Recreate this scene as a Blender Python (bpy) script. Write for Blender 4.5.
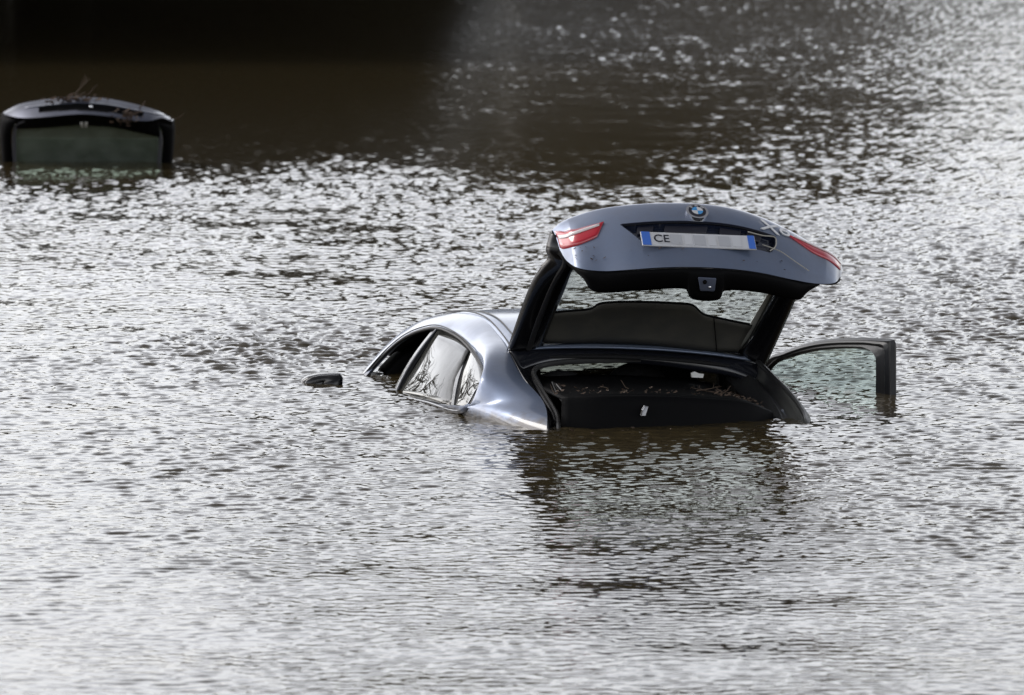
import bpy, bmesh, math, random
import numpy as np
from mathutils import Vector, Matrix
R = math.radians
for o in list(bpy.data.objects): bpy.data.objects.remove(o)
sc = bpy.context.scene
col = sc.collection
rnd = random.Random(7)

# ------------------------------------------------------------------ camera
CAM_H = 2.965
cd = bpy.data.cameras.new('camera'); cam = bpy.data.objects.new('camera', cd); col.objects.link(cam)
cam.location = (0, 0, CAM_H)
cam.rotation_euler = (R(90 - 5.3394), 0, 0)
cd.sensor_width = 36; cd.lens = 6500 / 1024 * 36
cd.clip_start = .5; cd.clip_end = 6000
cd.dof.use_dof = True; cd.dof.focus_distance = 28.4; cd.dof.aperture_fstop = 7
sc.camera = cam

# ------------------------------------------------------------------ sky and sun
SUN_EL, SUN_AZ = 40, -62          # azimuth clockwise from +Y (the view direction)
w = bpy.data.worlds.new('World'); sc.world = w; w.use_nodes = True
nt = w.node_tree; nt.nodes.clear()
out = nt.nodes.new('ShaderNodeOutputWorld'); bg = nt.nodes.new('ShaderNodeBackground')
sky = nt.nodes.new('ShaderNodeTexSky'); sky.sky_type = 'NISHITA'; sky.sun_disc = False
sky.sun_elevation = R(SUN_EL); sky.sun_rotation = R(SUN_AZ); sky.dust_density = 3; sky.air_density = 1.2
hs = nt.nodes.new('ShaderNodeHueSaturation'); hs.inputs['Saturation'].default_value = .22
# broken overcast: brighter and darker cloud banks over the desaturated sky
tc = nt.nodes.new('ShaderNodeTexCoord'); mp = nt.nodes.new('ShaderNodeMapping'); mp.inputs['Scale'].default_value = (1, 1, 3)
nz = nt.nodes.new('ShaderNodeTexNoise'); nz.inputs['Scale'].default_value = 2.2; nz.inputs['Detail'].default_value = 6; nz.inputs['Roughness'].default_value = .55
rp = nt.nodes.new('ShaderNodeMapRange'); rp.inputs[1].default_value = .3; rp.inputs[2].default_value = .7
rp.inputs[3].default_value = .72; rp.inputs[4].default_value = 1.25
mul = nt.nodes.new('ShaderNodeVectorMath'); mul.operation = 'SCALE'
L = nt.links
L.new(sky.outputs[0], hs.inputs['Color']); L.new(tc.outputs['Generated'], mp.inputs[0]); L.new(mp.outputs[0], nz.inputs['Vector'])
L.new(nz.outputs['Fac'], rp.inputs[0]); # the cloud deck is thin and bright towards the horizon, thicker and darker overhead
sx = nt.nodes.new('ShaderNodeSeparateXYZ'); gr_ = nt.nodes.new('ShaderNodeMapRange'); gr_.interpolation_type = 'SMOOTHSTEP'
gr_.inputs[1].default_value = .10; gr_.inputs[2].default_value = .58; gr_.inputs[3].default_value = 2.08; gr_.inputs[4].default_value = .44
m2 = nt.nodes.new('ShaderNodeVectorMath'); m2.operation = 'SCALE'; m3 = nt.nodes.new('ShaderNodeVectorMath'); m3.operation = 'MULTIPLY'; m3.inputs[1].default_value = (.995, .985, 1.01)
L.new(tc.outputs['Generated'], sx.inputs[0]); L.new(sx.outputs['Z'], gr_.inputs[0]); L.new(hs.outputs[0], m3.inputs[0]); L.new(m3.outputs[0], m2.inputs[0]); L.new(gr_.outputs[0], m2.inputs['Scale'])
L.new(m2.outputs[0], mul.inputs[0]); L.new(rp.outputs[0], mul.inputs['Scale'])
L.new(mul.outputs[0], bg.inputs['Color']); L.new(bg.outputs[0], out.inputs[0])
bg.inputs['Strength'].default_value = .12
sd = bpy.data.lights.new('sun', 'SUN'); sun = bpy.data.objects.new('sun', sd); col.objects.link(sun)
sd.energy = 0.6; sd.angle = R(20); sd.color = (1, .97, .93)
sun.rotation_euler = (R(90 - SUN_EL), 0, R(180 - SUN_AZ))
sc.view_settings.view_transform = 'Standard'; sc.view_settings.look = 'None'
sc.view_settings.exposure = 0.72; sc.view_settings.gamma = 1
sc.cycles.max_bounces = 8; sc.cycles.transparent_max_bounces = 12; sc.cycles.caustics_reflective = False; sc.cycles.caustics_refractive = False

# ------------------------------------------------------------------ materials
def mat(name, base=(.5, .5, .5), rough=.5, metal=0, coat=0, spec=.5, noise=None, bump=None, trans=0, ior=1.45, coat_rough=.03):
    m = bpy.data.materials.new(name); m.use_nodes = True
    t = m.node_tree; p = t.nodes['Principled BSDF']
    p.inputs['Base Color'].default_value = (*base, 1); p.inputs['Roughness'].default_value = rough
    p.inputs['Metallic'].default_value = metal; p.inputs['Coat Weight'].default_value = coat
    p.inputs['Coat Roughness'].default_value = coat_rough
    p.inputs['Specular IOR Level'].default_value = spec; p.inputs['Transmission Weight'].default_value = trans
    p.inputs['IOR'].default_value = ior
    if noise:
        sc_, c2, lo, hi = noise
        c = t.nodes.new('ShaderNodeTexCoord'); n = t.nodes.new('ShaderNodeTexNoise'); n.inputs['Scale'].default_value = sc_
        n.inputs['Detail'].default_value = 8; n.inputs['Roughness'].default_value = .65
        r = t.nodes.new('ShaderNodeMapRange'); r.inputs[1].default_value = lo; r.inputs[2].default_value = hi
        x = t.nodes.new('ShaderNodeMix'); x.data_type = 'RGBA'
        x.inputs[6].default_value = (*base, 1); x.inputs[7].default_value = (*c2, 1)
        t.links.new(c.outputs['Object'], n.inputs['Vector']); t.links.new(n.outputs['Fac'], r.inputs[0])
        t.links.new(r.outputs[0], x.inputs[0]); t.links.new(x.outputs[2], p.inputs['Base Color'])
        q = t.nodes.new('ShaderNodeMapRange'); q.inputs[1].default_value = lo; q.inputs[2].default_value = hi
        q.inputs[3].default_value = rough; q.inputs[4].default_value = min(1, rough + .25)
        t.links.new(n.outputs['Fac'], q.inputs[0]); t.links.new(q.outputs[0], p.inputs['Roughness'])
    if bump:
        bs, bstr, bdist = bump
        c = t.nodes.new('ShaderNodeTexCoord'); n = t.nodes.new('ShaderNodeTexNoise'); n.inputs['Scale'].default_value = bs
        n.inputs['Detail'].default_value = 5
        b = t.nodes.new('ShaderNodeBump'); b.inputs['Strength'].default_value = bstr; b.inputs['Distance'].default_value = bdist
        t.links.new(c.outputs['Object'], n.inputs['Vector']); t.links.new(n.outputs['Fac'], b.inputs['Height'])
        t.links.new(b.outputs[0], p.inputs['Normal'])
    return m

def glass_mat(name, tint, rough=.0, refl=1.0, film=0, film_col=(.3, .33, .3)):
    # thin window glass: tinted see-through pane with a fresnel reflection
    m = bpy.data.materials.new(name); m.use_nodes = True; t = m.node_tree; t.nodes.clear()
    o = t.nodes.new('ShaderNodeOutputMaterial'); mx = t.nodes.new('ShaderNodeMixShader')
    tr = t.nodes.new('ShaderNodeBsdfTransparent'); gl = t.nodes.new('ShaderNodeBsdfGlossy'); fr = t.nodes.new('ShaderNodeFresnel')
    tr.inputs[0].default_value = (*tint, 1); gl.inputs['Roughness'].default_value = rough; gl.inputs['Color'].default_value = (refl, refl, refl, 1)
    t.nodes.remove(fr); lw = t.nodes.new('ShaderNodeLayerWeight'); lw.inputs[0].default_value = .5
    pw = t.nodes.new('ShaderNodeMath'); pw.operation = 'POWER'; pw.inputs[1].default_value = 4.5
    mr = t.nodes.new('ShaderNodeMapRange'); mr.inputs[3].default_value = .045; mr.inputs[4].default_value = 1
    t.links.new(lw.outputs['Facing'], pw.inputs[0]); t.links.new(pw.outputs[0], mr.inputs[0]); t.links.new(mr.outputs[0], mx.inputs[0]); t.links.new(tr.outputs[0], mx.inputs[1]); t.links.new(gl.outputs[0], mx.inputs[2]); t.links.new(mx.outputs[0], o.inputs[0])
    if film:       # dried silt on the glass
        df = t.nodes.new('ShaderNodeBsdfDiffuse'); df.inputs[0].default_value = (*film_col, 1); m4 = t.nodes.new('ShaderNodeMixShader')
        c = t.nodes.new('ShaderNodeTexCoord'); n = t.nodes.new('ShaderNodeTexNoise'); n.inputs['Scale'].default_value = 7; n.inputs['Detail'].default_value = 7
        r = t.nodes.new('ShaderNodeMapRange'); r.inputs[1].default_value = .3; r.inputs[2].default_value = .7; r.inputs[3].default_value = film * .6; r.inputs[4].default_value = film * 1.4
        t.links.new(c.outputs['Object'], n.inputs['Vector']); t.links.new(n.outputs['Fac'], r.inputs[0]); t.links.new(r.outputs[0], m4.inputs[0])
        t.links.new(mx.outputs[0], m4.inputs[1]); t.links.new(df.outputs[0], m4.inputs[2]); t.links.new(m4.outputs[0], o.inputs[0])
    return m

# ------------------------------------------------------------------ helpers
def link(name, me, m, parent=None, smooth=True):
    o = bpy.data.objects.new(name, me); col.objects.link(o)
    for mm in (m if isinstance(m, (list, tuple)) else [m]): me.materials.append(mm)
    if smooth: me.polygons.foreach_set('use_smooth', [True] * len(me.polygons))
    if parent is not None: o.parent = parent
    return o
def thing(name, label, cat, loc=(0, 0, 0), rotz=0, group=None):
    o = bpy.data.objects.new(name, None); col.objects.link(o); o.empty_display_size = .2
    o.location = loc; o.rotation_euler = (0, 0, rotz); o['label'] = label; o['category'] = cat
    if group: o['group'] = group
    return o

# ------------------------------------------------------------------ water
def vnoise(x, y, seed):
    # smooth value noise, numpy
    r = np.random.RandomState(seed); tab = r.rand(256, 256)
    xi = np.floor(x).astype(int); yi = np.floor(y).astype(int); fx = x - xi; fy = y - yi
    fx = fx * fx * (3 - 2 * fx); fy = fy * fy * (3 - 2 * fy)
    a = tab[xi % 256, yi % 256]; b = tab[(xi + 1) % 256, yi % 256]; c = tab[xi % 256, (yi + 1) % 256]; d = tab[(xi + 1) % 256, (yi + 1) % 256]
    return a + (b - a) * fx + (c - a) * fy + (a - b - c + d) * fx * fy
def sstep(a, b, x):
    t = np.clip((x - a) / (b - a), 0, 1); return t * t * (3 - 2 * t)
def build_water():
    # one sheet: fine where the ripples can be told apart, coarse towards the horizon
    ys = [-400, -200, -100, -50, -25, -10, 0, 8, 14, 17]
    y = 18.5
    while y < 84: ys.append(y); y += max(.012, y * y / 19270 * .5)
    while y < 5000: ys.append(y); y *= 1.03 if y < 260 else 1.3
    ys = np.array(ys)
    s = list(np.linspace(-.125, .125, 1150)); st = s[-1] - s[-2]; x = s[-1]
    ex = []
    while x < 12: st *= 1.25; x += st; ex.append(x)
    s = np.array([-e for e in reversed(ex)] + s + ex)
    Y, S = np.meshgrid(ys, s, indexing='ij')
    X = S * np.sqrt(Y * Y + 60)
    Yw = 28 * np.log(np.maximum(Y, 10) / 28)          # ripples lengthen further out on the open water
    Xw = X * np.maximum(1, Y / 30) ** .18
    rs = np.random.RandomState(3)
    h = np.zeros_like(X)
    inner = (Y > 15) & (Y < 300)
    # gusts: patches of rougher and calmer water
    g = vnoise(X * .9 + 40, Yw * .5 + 9, 1) * .6 + vnoise(X * 2.3 + 11, Yw * 1.2 + 5, 2) * .4
    # lee of the far bank, upper left: nearly calm
    v = 19270 / np.maximum(Y, 1) - 260; u = X / np.maximum(Y, 1) * 6500 + 512
    lee = sstep(185, 150, v + (vnoise(X * 1.5, Y * .2, 5) - .5) * 26 + np.maximum(u - 330, 0) * -.06) * sstep(700, 300, u - np.clip(v - 60, 0, 90) * 1.2 + (vnoise(X * .8 + 3, Y * .12, 8) - .5) * 160)
    mid = np.exp(-((v - 128) / 75) ** 2) * sstep(350, 560, u)                    # half sheltered water further right
    patch = np.exp(-((v - 160) / 42) ** 2 - ((u - 612) / 52) ** 2)
    amp = (.55 + .9 * g) * (1 - (.74 - .08 * sstep(60, 150, v)) * lee) * (1 - .50 * mid * (1 - .35 * sstep(700, 900, u))) * (1 - .50 * patch) * (1 + .35 * sstep(640, 800, u) * sstep(150, 220, v) * sstep(420, 260, v)) * (1 + .30 * sstep(840, 1000, u) * sstep(210, 300, v)) * (1 - .10 * sstep(400, 450, v))
    amp *= 1 + 1.5 * np.exp(-((u - 275) / 130) ** 2 - ((v - 352) / 25) ** 2)      # the eddy behind the mirror
    amp *= (1 - .12 * sstep(340, 420, v)) * (1 - .48 * sstep(440, 690, v))
    amp *= 1 - .16 * sstep(520, 250, u) * sstep(160, 200, v) * sstep(360, 300, v)
    for i in range(110):
        lam = .025 * (5.4 ** rs.rand()); th = rs.normal(0, .58)       # crests lie mostly across the view
        k = 2 * math.pi / lam; kx = k * math.sin(th) ; ky = k * math.cos(th)
        a = WAVE * lam * (1 / math.sqrt(110)) * (1.0 if lam > .06 else .8)
        ph = rs.rand() * 6.283
        arg = kx * Xw + ky * Yw * YK + ph
        h += a * (np.sin(arg) + .22 * np.cos(2 * arg))
    h *= amp * (np.maximum(Y, 10) / 28) ** .85
    for lam, th, a in ((1.1, .5, .0025), (.8, -.6, .0018), (2.4, .9, .004)):
        k = 2 * math.pi / lam; h += a * (1 - .95 * lee) * np.sin(k * math.sin(th) * X + k * math.cos(th) * Y + 1.7 * lam)
    h *= sstep(17, 19, Y) * sstep(400, 90, Y) * sstep(.9, .13, np.abs(S))
    n0, n1 = X.shape
    co = np.stack([X, Y, h], -1).reshape(-1, 3).astype(np.float32)
    idx = np.arange(n0 * n1).reshape(n0, n1)
    q = np.stack([idx[:-1, :-1], idx[:-1, 1:], idx[1:, 1:], idx[1:, :-1]], -1).reshape(-1, 4)
    me = bpy.data.meshes.new('water')
    me.vertices.add(len(co)); me.vertices.foreach_set('co', co.ravel())
    me.loops.add(q.size); me.loops.foreach_set('vertex_index', q.ravel().astype(np.int32))
    me.polygons.add(len(q)); me.polygons.foreach_set('loop_start', (np.arange(len(q)) * 4).astype(np.int32))
    me.polygons.foreach_set('use_smooth', np.ones(len(q), bool)); me.update(); me.validate()
    return me
WAVE, YK = .039, .95
mw = bpy.data.materials.new('muddy_water'); mw.use_nodes = True; t = mw.node_tree; p = t.nodes['Principled BSDF']
p.inputs['Base Color'].default_value = (.045, .034, .016, 1); p.inputs['Roughness'].default_value = .035; p.inputs['IOR'].default_value = 1.333
c = t.nodes.new('ShaderNodeTexCoord'); n = t.nodes.new('ShaderNodeTexNoise'); n.inputs['Scale'].default_value = 34; n.inputs['Detail'].default_value = 3
b = t.nodes.new('ShaderNodeBump'); b.inputs['Strength'].default_value = .18; b.inputs['Distance'].default_value = .004
t.links.new(c.outputs['Object'], n.inputs['Vector']); t.links.new(n.outputs['Fac'], b.inputs['Height']); t.links.new(b.outputs[0], p.inputs['Normal'])
# further out the finest wind ripples are below the mesh resolution and act as a soft gloss
sp_ = t.nodes.new('ShaderNodeSeparateXYZ'); mr_ = t.nodes.new('ShaderNodeMapRange'); mr_.inputs[1].default_value = 34; mr_.inputs[2].default_value = 66; mr_.inputs[3].default_value = .035; mr_.inputs[4].default_value = .13
t.links.new(c.outputs['Object'], sp_.inputs[0]); t.links.new(sp_.outputs['Y'], mr_.inputs[0]); t.links.new(mr_.outputs[0], p.inputs['Roughness'])
wo = link('water', build_water(), mw, smooth=False); wo['kind'] = 'structure'

# ------------------------------------------------------------------ mesh helpers
def V(p): return Vector(p)
def smooth_line(pts, n):
    # Catmull-Rom through pts, resampled to n points evenly along its length
    P = [np.array(p, float) for p in pts]; P = [2 * P[0] - P[1]] + P + [2 * P[-1] - P[-2]]
    out_ = []
    for i in range(1, len(P) - 2):
        for k in range(12):
            t = k / 12; a, b_, c_, d = P[i - 1:i + 3]
            out_.append(.5 * (2 * b_ + (c_ - a) * t + (2 * a - 5 * b_ + 4 * c_ - d) * t * t + (3 * b_ - a - 3 * c_ + d) * t ** 3))
    out_.append(P[-2]); A = np.array(out_)
    s = np.r_[0, np.cumsum(np.linalg.norm(np.diff(A, axis=0), axis=1))]
    q = np.linspace(0, s[-1], n)
    return np.stack([np.interp(q, s, A[:, k]) for k in range(3)], 1)
def pairs_line(pts, n):
    # Catmull-Rom with the same number of samples per segment: rows of a loft stay paired
    P = [np.array(p, float) for p in pts]; P = [2 * P[0] - P[1]] + P + [2 * P[-1] - P[-2]]
    out_ = []
    for i in range(1, len(P) - 2):
        for k in range(n):
            t = k / n; a, b_, c_, d = P[i - 1:i + 3]
            out_.append(.5 * (2 * b_ + (c_ - a) * t + (2 * a - 5 * b_ + 4 * c_ - d) * t * t + (3 * b_ - a - 3 * c_ + d) * t ** 3))
    out_.append(P[-2]); return np.array(out_)
def grid_mesh(rows, name, closed=False, thick=0):
    rows = [np.asarray(r) for r in rows]; n = len(rows[0]); m = len(rows)
    vs = [tuple(p) for r in rows for p in r]; fs = []
    for j in range(m - 1):
        for i in range(n - (0 if closed else 1)):
            i2 = (i + 1) % n; fs.append((j * n + i, j * n + i2, (j + 1) * n + i2, (j + 1) * n + i))
    me = bpy.data.meshes.new(name); me.from_pydata(vs, [], fs)
    if thick: thicken(me, thick)
    me.update(); return me
def thicken(me, d):
    # give a sheet real thickness: offset copy along the vertex normals plus a rim
    bm = bmesh.new(); bm.from_mesh(me); bmesh.ops.remove_doubles(bm, verts=bm.verts, dist=1e-6)
    bmesh.ops.recalc_face_normals(bm, faces=bm.faces); bm.normal_update()
    old = list(bm.verts); fs = [[v for v in f.verts] for f in bm.faces]; be = [(e.link_loops[0].vert, e.link_loops[0].link_loop_next.vert) for e in bm.edges if len(e.link_faces) == 1]
    new = {v: bm.verts.new(v.co - v.normal * d) for v in old}
    for f in fs: bm.faces.new([new[v] for v in reversed(f)])
    for a, b in be:
        try: bm.faces.new((b, a, new[a], new[b]))
        except ValueError: pass
    bm.to_mesh(me); bm.free()
class MB:
    def __init__(s): s.bm = bmesh.new()
    def tube(s, pts, r, seg=10, r2=None, cap=True):
        pts = [V(p) for p in pts]; n = len(pts); rings = []
        up = V((0, 0, 1)); 
        for i, p in enumerate(pts):
            d = (pts[min(i + 1, n - 1)] - pts[max(i - 1, 0)]).normalized()
            a = d.cross(up); a = a.normalized() if a.length > 1e-3 else V((1, 0, 0)); b_ = a.cross(d).normalized()
            rr = r if r2 is None else r + (r2 - r) * i / (n - 1)
            rings.append([s.bm.verts.new(p + (a * math.cos(q * 2 * math.pi / seg) + b_ * math.sin(q * 2 * math.pi / seg)) * rr) for q in range(seg)])
        for A, B in zip(rings, rings[1:]):
            for q in range(seg): s.bm.faces.new((A[q], A[(q + 1) % seg], B[(q + 1) % seg], B[q]))
        if cap: s.bm.faces.new(rings[0][::-1]); s.bm.faces.new(rings[-1])
        return s
    def ribbon(s, A, B, thick, nrm=None):
        # solid strip between two rails
        A = [V(p) for p in A]; B = [V(p) for p in B]; n = len(A); R_ = []
        for i in range(n):
            d = (A[min(i + 1, n - 1)] - A[max(i - 1, 0)]).normalized(); w_ = (B[i] - A[i]).normalized(); k = d.cross(w_).normalized() * thick
            if nrm is not None: k = V(nrm).normalized() * thick
            R_.append([s.bm.verts.new(q) for q in (A[i], B[i], B[i] + k, A[i] + k)])
        for a, b_ in zip(R_, R_[1:]):
            for q in range(4): s.bm.faces.new((a[q], a[(q + 1) % 4], b_[(q + 1) % 4], b_[q]))
        s.bm.faces.new(R_[0][::-1]); s.bm.faces.new(R_[-1]); return s
    def slab(s, pts, off):
        # polygon with thickness vector off
        a = [s.bm.verts.new(V(p)) for p in pts]; b_ = [s.bm.verts.new(V(p) + V(off)) for p in pts]; n = len(a)
        s.bm.faces.new(a); s.bm.faces.new(b_[::-1])
        for i in range(n): s.bm.faces.new((a[i], b_[i], b_[(i + 1) % n], a[(i + 1) % n]))
        return s
    def ball(s, c, r, sx=1, sy=1, sz=1, sub=2):
        bmesh.ops.create_icosphere(s.bm, subdivisions=sub, radius=r, matrix=Matrix.Translation(c) @ Matrix.Diagonal((sx, sy, sz, 1))); return s
    def build(s, name, m, parent=None, smooth=True, bevel=0, angle=35):
        bmesh.ops.recalc_face_normals(s.bm, faces=s.bm.faces)
        if bevel:
            es = [e for e in s.bm.edges if len(e.link_faces) == 2 and e.calc_face_angle(0) > R(angle)]
            bmesh.ops.bevel(s.bm, geom=es, offset=bevel, segments=3, affect='EDGES', profile=.5, clamp_overlap=True)
        me = bpy.data.meshes.new(name); s.bm.to_mesh(me); s.bm.free(); o = link(name, me, m, parent, smooth)
        if smooth:
            me.set_sharp_from_angle(angle=R(angle))
        return o
def lerp(a, b, t): return np.asarray(a) * (1 - t) + np.asarray(b) * t

# ------------------------------------------------------------------ materials of the objects
paint = mat('grey_metallic_paint', (.19, .24, .35), .42, .75, coat=.9, coat_rough=.13, noise=(5, (.18, .205, .27), .35, .8))
def add_silt(m, top):
    # mud film left along the waterline, with a ragged upper edge
    t = m.node_tree; p = t.nodes['Principled BSDF']; src = p.inputs['Base Color'].links[0].from_socket; rs_ = p.inputs['Roughness'].links[0].from_socket
    c = t.nodes.new('ShaderNodeTexCoord'); s = t.nodes.new('ShaderNodeSeparateXYZ'); n = t.nodes.new('ShaderNodeTexNoise'); n.inputs['Scale'].default_value = 14; n.inputs['Detail'].default_value = 8
    a = t.nodes.new('ShaderNodeMath'); a.operation = 'MULTIPLY_ADD'; a.inputs[1].default_value = -.10
    r = t.nodes.new('ShaderNodeMapRange'); r.inputs[1].default_value = top - .05; r.inputs[2].default_value = top - .085; r.inputs[3].default_value = 0; r.inputs[4].default_value = .75
    t.links.new(c.outputs['Object'], s.inputs[0]); t.links.new(c.outputs['Object'], n.inputs['Vector']); t.links.new(n.outputs['Fac'], a.inputs[0]); t.links.new(s.outputs['Z'], a.inputs[2]); t.links.new(a.outputs[0], r.inputs[0])
    x = t.nodes.new('ShaderNodeMix'); x.data_type = 'RGBA'; x.inputs[7].default_value = (.13, .105, .07, 1); t.links.new(r.outputs[0], x.inputs[0]); t.links.new(src, x.inputs[6]); t.links.new(x.outputs[2], p.inputs['Base Color'])
    y = t.nodes.new('ShaderNodeMix'); y.inputs[3].default_value = .75; t.links.new(r.outputs[0], y.inputs[0]); t.links.new(rs_, y.inputs[2]); t.links.new(y.outputs[0], p.inputs['Roughness'])
add_silt(paint, .045)
blackp = mat('black_gloss_trim', (.006, .006, .0075), .22, 0, coat=.25)
rubber = mat('rubber_seal', (.018, .018, .019), .45, bump=(120, .2, .002))
plastic = mat('black_plastic', (.004, .004, .0045), .6, spec=.08, bump=(90, .25, .002))
carpet = mat('black_carpet', (.006, .006, .007), .8, bump=(200, .6, .003))
silver = mat('chrome', (.75, .75, .77), .12, 1)
alum = mat('brushed_trim', (.7, .71, .73), .25, 1)
glass = glass_mat('window_glass', (.84, .865, .85), film=.04); teal_glass = glass_mat('door_glass', (.80, .86, .84), film=.04)
dark_glass = glass_mat('privacy_glass', (.20, .22, .22), film=.15, film_col=(.2, .2, .18))
edge_strip = mat('glass_edge_strip', (.62, .62, .58), .35)
cover_m = mat('cover_fabric', (.07, .069, .062), .6, noise=(9, (.10, .095, .08), .4, .75))
red = mat('red_lamp_plastic', (.50, .012, .03), .12, 0, coat=1)
clear = mat('clear_lamp_plastic', (.75, .68, .68), .15, 0, coat=1)
white = mat('white_plate', (.60, .61, .64), .35, noise=(18, (.50, .49, .47), .45, .75))
blue = mat('plate_blue', (.06, .17, .60), .35)
ink = mat('black_ink', (.02, .02, .03), .4)
grey_ink = mat('block_grey', (.46, .47, .50), .4)
sky_blue = mat('emblem_blue', (.05, .28, .62), .2, coat=1)
twig_m = mat('wet_twig', (.12, .09, .065), .6, noise=(30, (.06, .035, .02), .3, .7))
leaf_m = mat('dead_leaf', (.10, .062, .042), .6, noise=(20, (.05, .035, .024), .3, .7))
steel = mat('zinc_steel', (.3, .3, .31), .4, 1)
latch_m = mat('latch_metal', (.12, .14, .20), .4, .4)
label_m = mat('paper_tag', (.75, .75, .72), .5)
navy = mat('navy_paint', (.034, .042, .070), .3, .7, coat=1, noise=(5, (.10, .11, .16), .35, .8))
green_glass = glass_mat('green_glass', (.70, .78, .70), film=.25, film_col=(.36, .39, .35))

# ------------------------------------------------------------------ main car
CAR = (0.725, 27.9, 0)
car = thing('submerged_car', 'grey metallic car sunk in muddy water with raised tailgate and open right front door', 'car', CAR, R(12))

# body shell: inner loop is the edge of the left window opening, outer loop the roof edge, the hatch edge and the sill under water
inner = [(-.92, 3.3, -.30), (-0.905, 2.656, -0.039), (-0.835, 2.647, 0.045), (-0.77, 2.612, 0.122), (-0.72, 2.501, 0.187), (-0.69, 2.292, 0.238), (-0.66, 2.041, 0.274), (-0.64, 1.793, 0.273), (-0.64, 1.498, 0.258),
         (-0.66, 1.134, 0.224), (-0.7, 0.767, 0.175), (-0.735, 0.706, 0.12), (-0.79, 0.811, 0.013), (-0.845, 1.279, 0.003), (-0.885, 1.897, -0.021), (-.94, 2.5, -.10)]
outer = [(-.86, 3.5, -.30), (-0.885, 2.864, -0.06), (-0.8, 2.906, 0.034), (-0.72, 2.921, 0.116), (-0.66, 2.857, 0.183), (-0.62, 2.646, 0.253), (-0.58, 2.44, 0.296), (-0.54, 2.1, 0.336), (-0.52, 1.698, 0.343),
         (-0.53, 1.296, 0.306), (-0.547, 1, 0.266), (-0.549, 0.7, 0.178), (-0.509, 0.42, 0.086), (-0.561, 0.13, -0.001), (-.60, .10, -.20), (-1.0, .9, -.38)]
# belt continuation so that the haunch closes under water
inner += [(-.95, 3.0, -.22)]; outer += [(-1.05, 2.6, -.45)]
Ni = 6
IN = pairs_line(inner, Ni); OUT = pairs_line(outer, Ni)
rows = []
for t in np.linspace(0, 1, 9):
    r = lerp(IN, OUT, t)
    b = math.sin(math.pi * t) ** .8
    k = np.arange(len(r)) / Ni
    hb = np.clip((k - 8.5) / 2.5, 0, 1) * np.clip((15.5 - k) / 1.5, 0, 1)    # the haunch swells outward
    r = r + np.stack([-b * (.012 + .055 * hb), -b * .01 * hb, b * (.010 + .022 * hb)], 1)
    rows.append(r)
shell = grid_mesh(rows, 'body', thick=.012)
body = link('body', shell, paint, car)
body.data.set_sharp_from_angle(angle=R(40))
def mir(p):
    # mirror about the car's slightly rolled middle plane
    c_ = V((.045, 0, .22)); n_ = V((math.cos(R(3.8)), 0, -math.sin(R(3.8)))); p = V(p); d_ = (p - c_).dot(n_); q = p - 2 * d_ * n_
    return (q.x, q.y, q.z)
def mir_low(p):
    # the right haunch lies under the water
    x, y, z = mir(p); return (x - max(0, x - .58) * .6 * min(1, max(0, (1.5 - y) / .7)), y, z - max(0, x - .58) * 1.8 * min(1, max(0, (1.5 - y) / .5)))
shell_r = grid_mesh([[mir_low(p) for p in r] for r in rows], 'body_side', thick=.012)
link('body_side', shell_r, paint, car).data.set_sharp_from_angle(angle=R(40))
# roof: from the left gutter line to its mirror image, crowned
rl = [(-.62, 3.0, .02)] + [(-0.72, 2.921, 0.116), (-0.66, 2.857, 0.183), (-0.62, 2.646, 0.253), (-0.58, 2.44, 0.296), (-0.54, 2.1, 0.336), (-0.52, 1.698, 0.343), (-0.53, 1.296, 0.306), (-0.547, 1, 0.266)]
rl = pairs_line(rl[1:], 8)
rr = np.array([mir(p) for p in rl])
def roof_rows(off=0.0, drop=0.0):
    out_ = []
    for t in np.linspace(0, 1, 15):
        r = lerp(rl, rr, t); c_ = 4 * t * (1 - t)
        r = r + np.array([0, 0, 1]) * (c_ ** .8 * .045 - drop); r[:, 1] += c_ * .10 * np.linspace(1, -.55, len(r)); out_.append(r)
    return out_
link('roof', grid_mesh(roof_rows(0, .002), 'roof', thick=.01), paint, car)
link('headliner', grid_mesh(roof_rows(0, .045), 'headliner', thick=.01), carpet, car)
# roof gutter seams
for off in (0.004, .05):
    m_ = MB(); pts = [V(p) + V((off + .01, 0, .010)) for p in rl[22:]]; m_.tube(pts, .0035, 6).build('roof_seam', rubber, car)
# window surround, panes and pillars on the left
LT = pairs_line(inner[:14], 8)
MB().tube([V(p) + V((-.004, 0, 0)) for p in pairs_line(inner[1:15], 8)], .008, 8).build('window_surround', rubber, car)
MB().tube([V(p) + V((-.012, 0, .008)) for p in pairs_line(inner[11:15], 8)], .0045, 8).build('belt_moulding', mat('belt_trim', (.3, .31, .33), .4, 1), car)
MB().tube([V(p) + V((-.006, 0, .014)) for p in pairs_line(inner[1:12], 8)], .003, 8).build('drip_moulding', rubber, car)
# B pillar cover
bt, bb = V((-0.655, 2.042, 0.274)), V((-0.885, 1.921, -0.033))
bp = [bt.lerp(bb, i / 8) + V((-.02 * math.sin(math.pi * i / 8), 0, 0)) for i in range(9)]
MB().ribbon(bp, [p + V((.0, .07, .0)) for p in bp], .02, (1, 0, 0)).build('centre_pillar', blackp, car)
MB().tube([p + V((-.006, -.012, 0)) for p in bp], .005, 8).build('door_frame', mat('dull_trim', (.35, .36, .38), .4, 1), car)
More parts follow.
